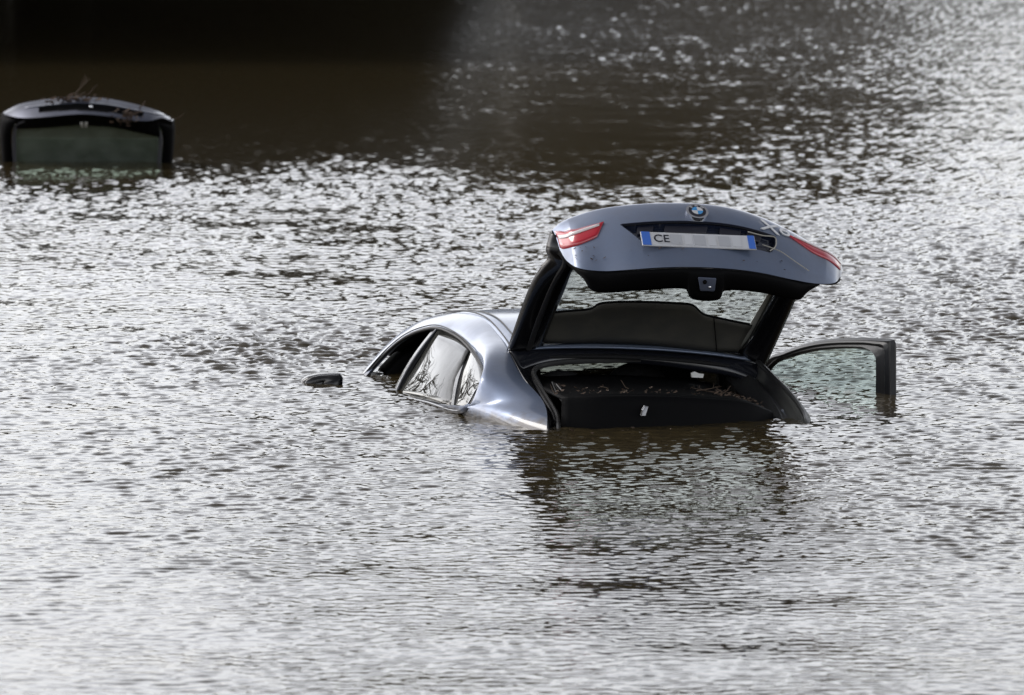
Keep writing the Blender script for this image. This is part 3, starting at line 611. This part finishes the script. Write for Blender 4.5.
# ------------------------------------------------------------------ far car
FAR = (-2.971, 45.469, 0)
fc = thing('sunken_car', 'dark car in the far background, only its raised tailgate showing above the water', 'car', FAR, 0)
ft = bpy.data.objects.new('tailgate', None); col.objects.link(ft); ft.parent = fc
Tf = [(-0.606, 0.16, 0.359), (-0.481, 0.1, 0.422), (-0.302, 0.05, 0.457), (-0.125, 0.02, 0.476), (0.002, 0.01, 0.476), (0.155, 0.02, 0.462), (0.328, 0.06, 0.424), (0.465, 0.11, 0.38), (0.554, 0.15, 0.335), (0.595, 0.18, 0.305)]
Bf = [(-0.585, 0.08, 0.346), (-0.453, -0.1, 0.336), (-0.285, -0.2, 0.348), (-0.094, -0.24, 0.368), (0.018, -0.25, 0.369), (0.171, -0.24, 0.354), (0.307, -0.18, 0.326), (0.428, -0.1, 0.315), (0.521, -0.02, 0.331), (0.585, 0.1, 0.303)]
TF, BF = pairs_line(Tf, 10), pairs_line(Bf, 10)
def fgate(s, t, off=0):
    i = min(int(s * 10), len(TF) - 2); f = s * 10 - i
    a = TF[i] * (1 - f) + TF[i + 1] * f; b = BF[i] * (1 - f) + BF[i + 1] * f
    return a * (1 - t) + b * t + np.array([0, -.35, .93]) * (.010 * math.sin(math.pi * t) * min(1, s / 1.5 + .2, (9 - s) / 1.5 + .2) + off)
def fpocket(s, t): return 1.75 < s < 6.55 and .47 < t < .82 - .10 * abs(s - 4.1) / 2.5
ss = np.linspace(0, 9, 109); tt = np.linspace(0, 1, 33)
me = grid_mesh([[tuple(fgate(s, t, -.022 if fpocket(s, t) else 0)) for s in ss] for t in tt], 'panel'); link('panel', me, [navy, plastic], ft)
for pl in me.polygons:
    i = pl.index % 108; j = pl.index // 108; s = (ss[i] + ss[i + 1]) / 2; t = (tt[j] + tt[j + 1]) / 2
    if fpocket(s, t) or fpocket(s, t + .04) or fpocket(s, t - .04): pl.material_index = 1
me.set_sharp_from_angle(angle=R(30))
link('inner_skin', grid_mesh([[tuple(fgate(s, t, -.002 - .05 * math.sin(math.pi * t) ** .5)) for s in ss[::3]] for t in np.linspace(0, 1, 7)], 'inner_skin'), plastic, ft)
MB().ball(tuple(fgate(4.15, .62, .0)), .014, 1, .6, 1).build('emblem', silver, ft)
link('panel_crease', grid_mesh([[tuple(fgate(s, t, .004)) for s in np.linspace(1.2, 7.9, 40)] for t in (.40, .43, .46)], 'panel_crease', thick=.003), navy, ft)
# window frame: two legs and the trim under the panel
for A_, B_ in (([(-0.619, 0.15, 0.356), (-0.626, 0.15, 0.293), (-0.631, 0.2, 0.198), (-0.631, 0.28, 0.088), (-0.631, 0.36, -0.031), (-0.629, 0.42, -0.105)], [(-0.459, -0.02, 0.327), (-0.518, 0.02, 0.286), (-0.544, 0.12, 0.203), (-0.549, 0.22, 0.091), (-0.543, 0.32, -0.028), (-0.543, 0.4, -0.104)]),
               ([(0.599, 0.17, 0.306), (0.602, 0.17, 0.249), (0.594, 0.24, 0.161), (0.584, 0.3, 0.065), (0.57, 0.36, -0.031), (0.559, 0.42, -0.105)], [(0.436, 0, 0.309), (0.504, 0.04, 0.271), (0.518, 0.15, 0.166), (0.509, 0.24, 0.069), (0.494, 0.32, -0.028), (0.482, 0.4, -0.104)])):
    A_, B_ = pairs_line(A_, 6), pairs_line(B_, 6)
    link('window_frame', grid_mesh([lerp(A_, B_, t) + np.array([0, -.03 * math.sin(math.pi * t), 0]) for t in np.linspace(0, 1, 6)], 'window_frame', thick=.02), plastic, ft)
fi = [(-0.55, 0.4, -0.104), (-0.543, 0.23, 0.091), (-0.535, 0.14, 0.202), (-0.507, 0.06, 0.284), (-0.446, 0, 0.316)]
MB().tube(smooth_line([V(p) + V((.01, -.01, 0)) for p in fi], 24), .014, 8).build('glass_edge', mat('dull_edge', (.10, .10, .115), .4), ft)
fi2 = [(0.482, 0.4, -0.104), (0.503, 0.23, 0.091), (0.512, 0.14, 0.181), (0.488, 0.06, 0.263), (0.436, 0, 0.295)]
MB().tube(smooth_line([V(p) + V((-.01, -.01, 0)) for p in fi2], 24), .014, 8).build('glass_edge', bpy.data.materials['dull_edge'], ft)
u0 = pairs_line([(-0.516, 0, 0.337), (-0.288, -0.16, 0.346), (-0.075, -0.21, 0.363), (0.168, -0.2, 0.348), (0.372, -0.1, 0.315), (0.506, 0, 0.316)], 6)
u1 = pairs_line([(-0.5, 0.06, 0.249), (-0.301, 0.02, 0.258), (-0.089, 0, 0.277), (0.154, 0.02, 0.265), (0.363, 0.04, 0.222), (0.501, 0.08, 0.192)], 6)
link('inner_trim', grid_mesh([lerp(u0, u1, t) for t in np.linspace(0, 1, 5)] + [u1 + np.array([0, .12, .02])], 'inner_trim', thick=.006), plastic, ft)
lx = bpy.data.objects['inner_trim']
for a0, a1 in ((80, 83.3), (84.6, 88)):
    MB().slab([fq for fq in ([(-0.042, -0.19, 0.313), (-0.019, -0.19, 0.313), (-0.021, -0.13, 0.271), (-0.039, -0.13, 0.271)] if a0 == 80 else [(-0.01, -0.19, 0.313), (0.014, -0.19, 0.313), (0.006, -0.13, 0.271), (-0.015, -0.13, 0.271)])], (0, -.012, 0)).build('latch', label_m, ft, bevel=.002)
fw = [[tuple(lerp(a, b, s) + np.array([0, .05 * 4 * s * (1 - s), 0])) for s in np.linspace(0, 1, 12)] for a, b in zip(smooth_line([(-0.566, 0.42, -0.119), (-0.55, 0.24, 0.09), (-0.528, 0.06, 0.284)], 8), smooth_line([(0.502, 0.42, -0.119), (0.513, 0.24, 0.09), (0.51, 0.06, 0.284)], 8))]
link('rear_window', grid_mesh(fw, 'rear_window', thick=.004), green_glass, ft)
# parcel shelf behind the glass: the darker band
MB().slab([(-0.524, 0.36, 0.167), (0.472, 0.36, 0.16), (0.463, 0.5, -0.004), (-0.536, 0.5, -0.004)], (0, .02, 0)).build('parcel_shelf', mat('shelf_fabric', (.13, .14, .12), .7), ft, bevel=.006)
MB().slab([(-.60, .42, -.30), (.60, .42, -.30), (.60, 1.6, -.40), (-.60, 1.6, -.40)], (0, 0, .12)).build('body', navy, fc, bevel=.05)

# ------------------------------------------------------------------ twigs and leaves
def twig(name, base, pts, r, label, cat, m=twig_m, group=None, forks=2, seed=0):
    rr = random.Random(seed); b_ = MB(); P_ = smooth_line(pts, 10); P_ = P_ - P_[0]; b_.tube(P_, r, 6, r * .35)
    Lg = np.linalg.norm(P_[-1])
    for k in range(forks):
        i = 2 + (k * 7 + seed) % 6; s_ = V(P_[i]); d = V(P_[i] - P_[i - 1]).normalized()
        e = s_ + (d + V((rr.uniform(-.8, .8), rr.uniform(-.5, .5), rr.uniform(.0, .9)))).normalized() * Lg * rr.uniform(.2, .4)
        b_.tube([s_, s_.lerp(e, .5) + V((0, 0, .01 * Lg)), e], r * .6, 5, r * .2)
    o = b_.build(name, m); o.location = base; o['label'] = label; o['category'] = cat
    if group: o['group'] = group
    return o
cm = Matrix.Translation(CAR) @ Matrix.Rotation(R(12), 4, 'Z')
for k in range(10):
    u_ = rnd.choice([rnd.uniform(.0, 1), rnd.uniform(.62, .95)]); i_ = int(u_ * (len(sh0) - 1)); p = cm @ V((sh0[i_][0], sh0[i_][1] + rnd.uniform(.0, .38), sh0[i_][2] + .010))
    a = rnd.uniform(0, 6.28); l_ = rnd.uniform(.03, .09) * (1.4 if u_ > .6 else .7)
    twig('twig', p, [(0, 0, 0), (math.cos(a) * l_ * .5, math.sin(a) * l_ * .3, .008), (math.cos(a) * l_, math.sin(a) * l_ * .5, rnd.choice((.004, .02, .035)))], .0028, 'small brown twig among dead leaves on the black shelf of the open tailgate', 'twig', rnd.choice((twig_m, leaf_m)), 'twigs on the shelf under the open tailgate', 2, k)
def leaves(name, spots, label, cat='leaves', size=.011, seed=1):
    rr = random.Random(seed); b_ = bmesh.new()
    for p in spots:
        p = V(p); a = rr.uniform(0, 6.28); tl_ = rr.uniform(.1, 1.0); e1 = V((math.cos(a), math.sin(a), rr.uniform(-.3, .5))); e2 = V((-math.sin(a), math.cos(a) * .5, tl_)); s_ = size * rr.uniform(.5, 1.4)
        vs = [b_.verts.new(p + e1 * s_ * x + e2 * s_ * y + V((0, 0, z * s_))) for x, y, z in ((-1, 0, .2), (-.2, .5, 0), (.8, .35, .3), (1, 0, .1), (.1, -.4, .1))]
        b_.faces.new(vs)
    me = bpy.data.meshes.new(name); b_.to_mesh(me); b_.free(); o = link(name, me, leaf_m, smooth=False); o['label'] = label; o['category'] = cat; o['kind'] = 'stuff'; return o
sp = []
for k in range(110):
    u_ = rnd.random() if k % 3 else rnd.gauss(.82, .07); u_ = min(max(u_, .02), .98); i_ = int(u_ * (len(sh0) - 1)); p = sh0[i_]; sp.append(cm @ V((p[0] + rnd.uniform(-.02, .02), p[1] + abs(rnd.gauss(0, .17)), p[2] + .012)))
leaves('leaf_litter', sp, 'brown dead leaves and bits on the shelf of the open tailgate')
sp = [cm @ V((rnd.uniform(-.7, .8), rnd.uniform(-.25, .02), .012)) for k in range(26)] + [cm @ V((-.75 + rnd.gauss(0, .12), .75 + rnd.gauss(0, .25), .012)) for k in range(10)]
leaves('floating_leaves', sp, 'small brown leaf bits floating by the rear of the near car', size=.009, seed=12)
# small plant scraps stuck to the raised panel
sp = []
for k in range(26):
    s_ = rnd.choice([rnd.uniform(1.6, 2.7), rnd.uniform(2.5, 9)]); t_ = rnd.uniform(.70, .90); sp.append(cm @ V(gate_pt(s_, t_, .006)))
leaves('wet_scraps', sp, 'tiny dark plant scraps stuck to the raised tailgate', size=.007, seed=4)
# dried grass stalk hanging on the right of the number plate
tw = [cm @ V(gate_pt(s, t, .012)) for s, t in ((7.5, .50), (8.0, .50), (8.38, .46), (8.46, .52), (8.42, .62), (8.25, .70))]
b_ = MB(); b_.tube([p - tw[0] for p in map(V, smooth_line(tw, 24))], .0028, 5); b_.tube([V(p) - tw[0] for p in smooth_line([cm @ V(gate_pt(s, t, .012)) for s, t in ((8.0, .64), (8.6, .66), (9.1, .74), (9.7, .84))], 12)], .0022, 5)
o = b_.build('grass_stalk', mat('dry_grass', (.45, .43, .38), .5)); o.location = tw[0]; o['label'] = 'pale dry grass stalk looped beside the number plate'; o['category'] = 'stalk'
# branches on the far car
F0 = V(FAR)
twig('branch', F0 + V((-0.151, 0, 0.47)), [(0, 0, 0), (.06, 0, .03), (.12, .0, .09), (.15, 0, .15)], .007, 'brown broken branch sticking up from the top of the far car', 'branch', seed=3, forks=5)
twig('branch', F0 + V((-0.178, -0.02, 0.464)), [(0, 0, 0), (.10, 0, .01), (.18, .0, .03), (.22, 0, .08)], .008, 'reddish bent branch lying across the top of the far car', 'branch', leaf_m, seed=5, forks=4)
twig('branch', F0 + V((0.358, 0.03, 0.398)), [(0, 0, 0), (.03, 0, .025), (.045, 0, .05)], .006, 'short upright twig near the right end of the far car', 'branch', leaf_m, seed=8, forks=3)
twig('branch', F0 + V((0.571, 0.1, 0.317)), [(0, 0, 0), (.05, 0, .005), (.10, 0, .04)], .005, 'thin twig poking out past the right corner of the far car', 'branch', seed=9, forks=0)
sp = [F0 + V((0.281, -0.22, 0.342)) + V((rnd.gauss(0, .045), rnd.uniform(-.02, 0), rnd.gauss(0, .030))) for k in range(60)] + [F0 + V((-0.084, -0.06, 0.452)) + V((rnd.gauss(0, .09), rnd.uniform(-.02, 0), rnd.gauss(0, .018))) for k in range(70)]
leaves('leaf_clump', sp, 'reddish dead leaves caught on the tailgate of the far car', size=.022, seed=6)

# ------------------------------------------------------------------ far bank and trees (their reflections fill the upper left of the water)
bark = mat('bark', (.075, .055, .038), .9, noise=(3, (.04, .032, .024), .3, .7))
ever = mat('evergreen_leaves', (.022, .034, .014), .7, noise=(.8, (.034, .045, .02), .35, .7))
brown = mat('brown_leaves', (.095, .066, .028), .7, noise=(.8, (.06, .05, .022), .35, .7))
earth = mat('bank_earth', (.06, .055, .03), .95, noise=(.2, (.045, .06, .025), .35, .65), bump=(1.5, .5, .2))
def bank(name, pts, h, depth, seed):
    rr = np.random.RandomState(seed); P_ = smooth_line(pts, 120); rows = []
    d = np.gradient(P_, axis=0); n_ = np.stack([d[:, 1], -d[:, 0], 0 * d[:, 0]], 1); n_ /= np.linalg.norm(n_, axis=1)[:, None]
    wob = np.interp(np.arange(120), np.arange(0, 120, 4), rr.rand(30))
    for k, (dd, hh) in enumerate(((0, -1.2), (1.2, -.05), (2.5, .45), (5, 1.0), (12, 1.0 * h), (40, 1.4 * h), (depth, 1.6 * h))):
        r_ = P_ + n_ * (dd + wob[:, None] * min(dd, 6) * .3); r_[:, 2] = hh * (.8 + .4 * wob) if hh > 0 else hh; rows.append(r_)
    o = link(name, grid_mesh(rows, name), earth); o['kind'] = 'structure'
bank('far_bank', [(420, 240, 0), (200, 210, 0), (60, 186, 0), (0, 180, 0), (-24, 170, 0), (-20, 140, 0), (-18, 90, 0), (-19, 40, 0), (-26, -60, 0)], 1.2, 300, 2)
def tree_proto(kind, seed, H_, W_, n_leaf, base_h, leafm, lsize):
    rr = random.Random(seed); tr = MB()
    tr.tube([(0, 0, -.3), (.1, 0, H_ * .25), (.05, .1, H_ * .55), (0, 0, H_ * .92)], H_ * .028, 9, H_ * .006)
    tips = []
    for k in range(22):
        z = H_ * rr.uniform(.18 if base_h < .2 else .35, .85); a = rr.uniform(0, 6.28); l_ = W_ * (1 - .6 * (z / H_)) * rr.uniform(.6, 1.05)
        e = V((math.cos(a) * l_, math.sin(a) * l_, z + l_ * rr.uniform(.2, .7))); mid = V((e.x * .5, e.y * .5, z + (e.z - z) * .35))
        tr.tube([(0, 0, z), mid, e], H_ * .010, 6, H_ * .002); tips.append(e)
        for q in range(4 if leafm else 7):
            s_ = mid.lerp(e, rr.uniform(-.4, 1)); f = s_ + V((rr.uniform(-1, 1), rr.uniform(-1, 1), rr.uniform(-.1, .9))) * l_ * .45; tr.tube([s_, s_.lerp(f, .5) + V((0, 0, .05 * l_)), f], H_ * .004, 4, H_ * .001); tips.append(f)
    root = thing(kind, '', 'tree'); tr.build('trunk', bark, root)
    if leafm:
        b_ = bmesh.new()
        for k in range(n_leaf):
            if rr.random() < .6: t_ = rr.choice(tips); c_ = t_ + V((rr.gauss(0, 1), rr.gauss(0, 1), rr.gauss(0, .8))) * W_ * .13
            else:
                z = rr.uniform(base_h, 1); w_ = W_ * math.sin(math.pi * min(1, .12 + .88 * (1 - z) ** .8)) ** .6 * .85; a = rr.uniform(0, 6.28); q = math.sqrt(rr.random()) * w_; c_ = V((math.cos(a) * q, math.sin(a) * q, z * H_))
            u1_ = V((rr.gauss(0, 1), rr.gauss(0, 1), rr.gauss(0, .6))).normalized(); u2_ = u1_.cross(V((rr.gauss(0, 1), rr.gauss(0, 1), rr.gauss(0, 1)))).normalized(); s_ = lsize * rr.uniform(.6, 1.4)
            b_.faces.new([b_.verts.new(c_ + u1_ * s_ * x + u2_ * s_ * y) for x, y in ((-1, -.5), (.2, -.7), (1, 0), (.3, .6), (-.8, .5))])
        me = bpy.data.meshes.new('crown'); b_.to_mesh(me); b_.free(); link('crown', me, leafm, root, smooth=False)
    return root
def copy_tree(root, loc, rz, sc_, label, group):
    r = root.copy(); col.objects.link(r); r.location = loc; r.rotation_euler = (0, 0, rz); r.scale = (sc_,) * 3; r['label'] = label; r['group'] = group
    for ch in list(root.children): c_ = ch.copy(); col.objects.link(c_); c_.parent = r
protos = [tree_proto('evergreen_tree', 11, 9.0, 4.2, 5200, .02, ever, .42), tree_proto('autumn_tree', 12, 11.0, 4.4, 3600, .15, brown, .36), tree_proto('bare_tree', 13, 12.0, 5.5, 0, .3, None, 0)]
labs = ['dense dark evergreen tree on the shaded far bank', 'brown autumn tree standing above the evergreens on the far bank', 'bare leafless tree on the left bank']
grps = ['evergreen trees on the far bank', 'autumn trees on the far bank', 'bare trees on the left bank']
used = [False] * 3
def plant(k, x, y, s):
    z = .4
    if not used[k]:
        used[k] = True; r = protos[k]; r.location = (x, y, z); r.scale = (s,) * 3; r['label'] = labs[k]; r['group'] = grps[k]
    else: copy_tree(protos[k], (x, y, z), rnd.uniform(0, 6.28), s, labs[k], grps[k])
EV = [(-6 - 3.4 * i + rnd.uniform(-1, 1), 205 + 7 * (i % 2) + rnd.uniform(-2, 2), rnd.uniform(.9, 1.2)) for i in range(19)] + [(5 + 8.5 * i + rnd.uniform(-2, 2), 200 + rnd.uniform(-4, 6), (1.5, 1.2, 1.0, 1.1, .9, 1.0)[i]) for i in range(6)]
AU = [(-4 - 6 * i + rnd.uniform(-2, 2), 221 + rnd.uniform(-2, 5), rnd.uniform(1.0, 1.3)) for i in range(10)] + [(8 + 9 * i + rnd.uniform(-2, 2), 206, (1.4, 1.1, 1.0, 1.0, .9, .9)[i]) for i in range(6)]
for x, y, s in EV: plant(0, x, y, s)
for x, y, s in AU: plant(1, x, y, s)
for x, y, s in ((-26, 96, 1.1), (-24, 84, 1.2), (-30, 78, 1.3), (-23, 70, 1.0), (-31, 62, 1.2), (-25, 54, 1.0), (-28, 42, 1.1), (-27, 24, 1.2)): plant(2, x, y, s)

for x, s in ((-2.2, 1.8), (.6, 1.7), (3.0, 1.6), (5.2, 2.0)): plant(1, x, 190, s)

# ------------------------------------------------------------------ unseen low deck added over the far water, above the frame: it shades and darkens the water at the upper left
conc = mat('weathered_concrete', (.22, .21, .19), .85, noise=(.6, (.10, .095, .085), .35, .7), bump=(8, .3, .02))
br = thing('shade_deck', 'unseen low concrete deck added to shade the water behind the far car', 'shade_deck', (0, 0, 0))
MB().slab([(-30, 61, 1.75), (-1.0, 61, 1.75), (-.8, 63, 1.75), (.2, 130, 1.75), (-30, 130, 1.75)], (0, 0, .35)).build('deck', conc, br, bevel=.04)
MB().slab([(-30, 61.1, 2.1), (-1.45, 61.1, 2.1), (-1.45, 61.3, 2.1), (-30, 61.3, 2.1)], (0, 0, .5)).build('parapet', conc, br, bevel=.02)
for y in (82, 100, 118):
    for x in (-22, -15, -8): MB().slab([(x - .3, y - .6, -1), (x + .3, y - .6, -1), (x + .3, y + .6, -1), (x - .3, y + .6, -1)], (0, 0, 2.74)).build('pier', conc, br, bevel=.05)
MB().slab([(-30, 129, -1), (-.3, 129, -1), (-.3, 129.6, -1), (-30, 129.6, -1)], (0, 0, 2.74)).build('abutment', conc, br)
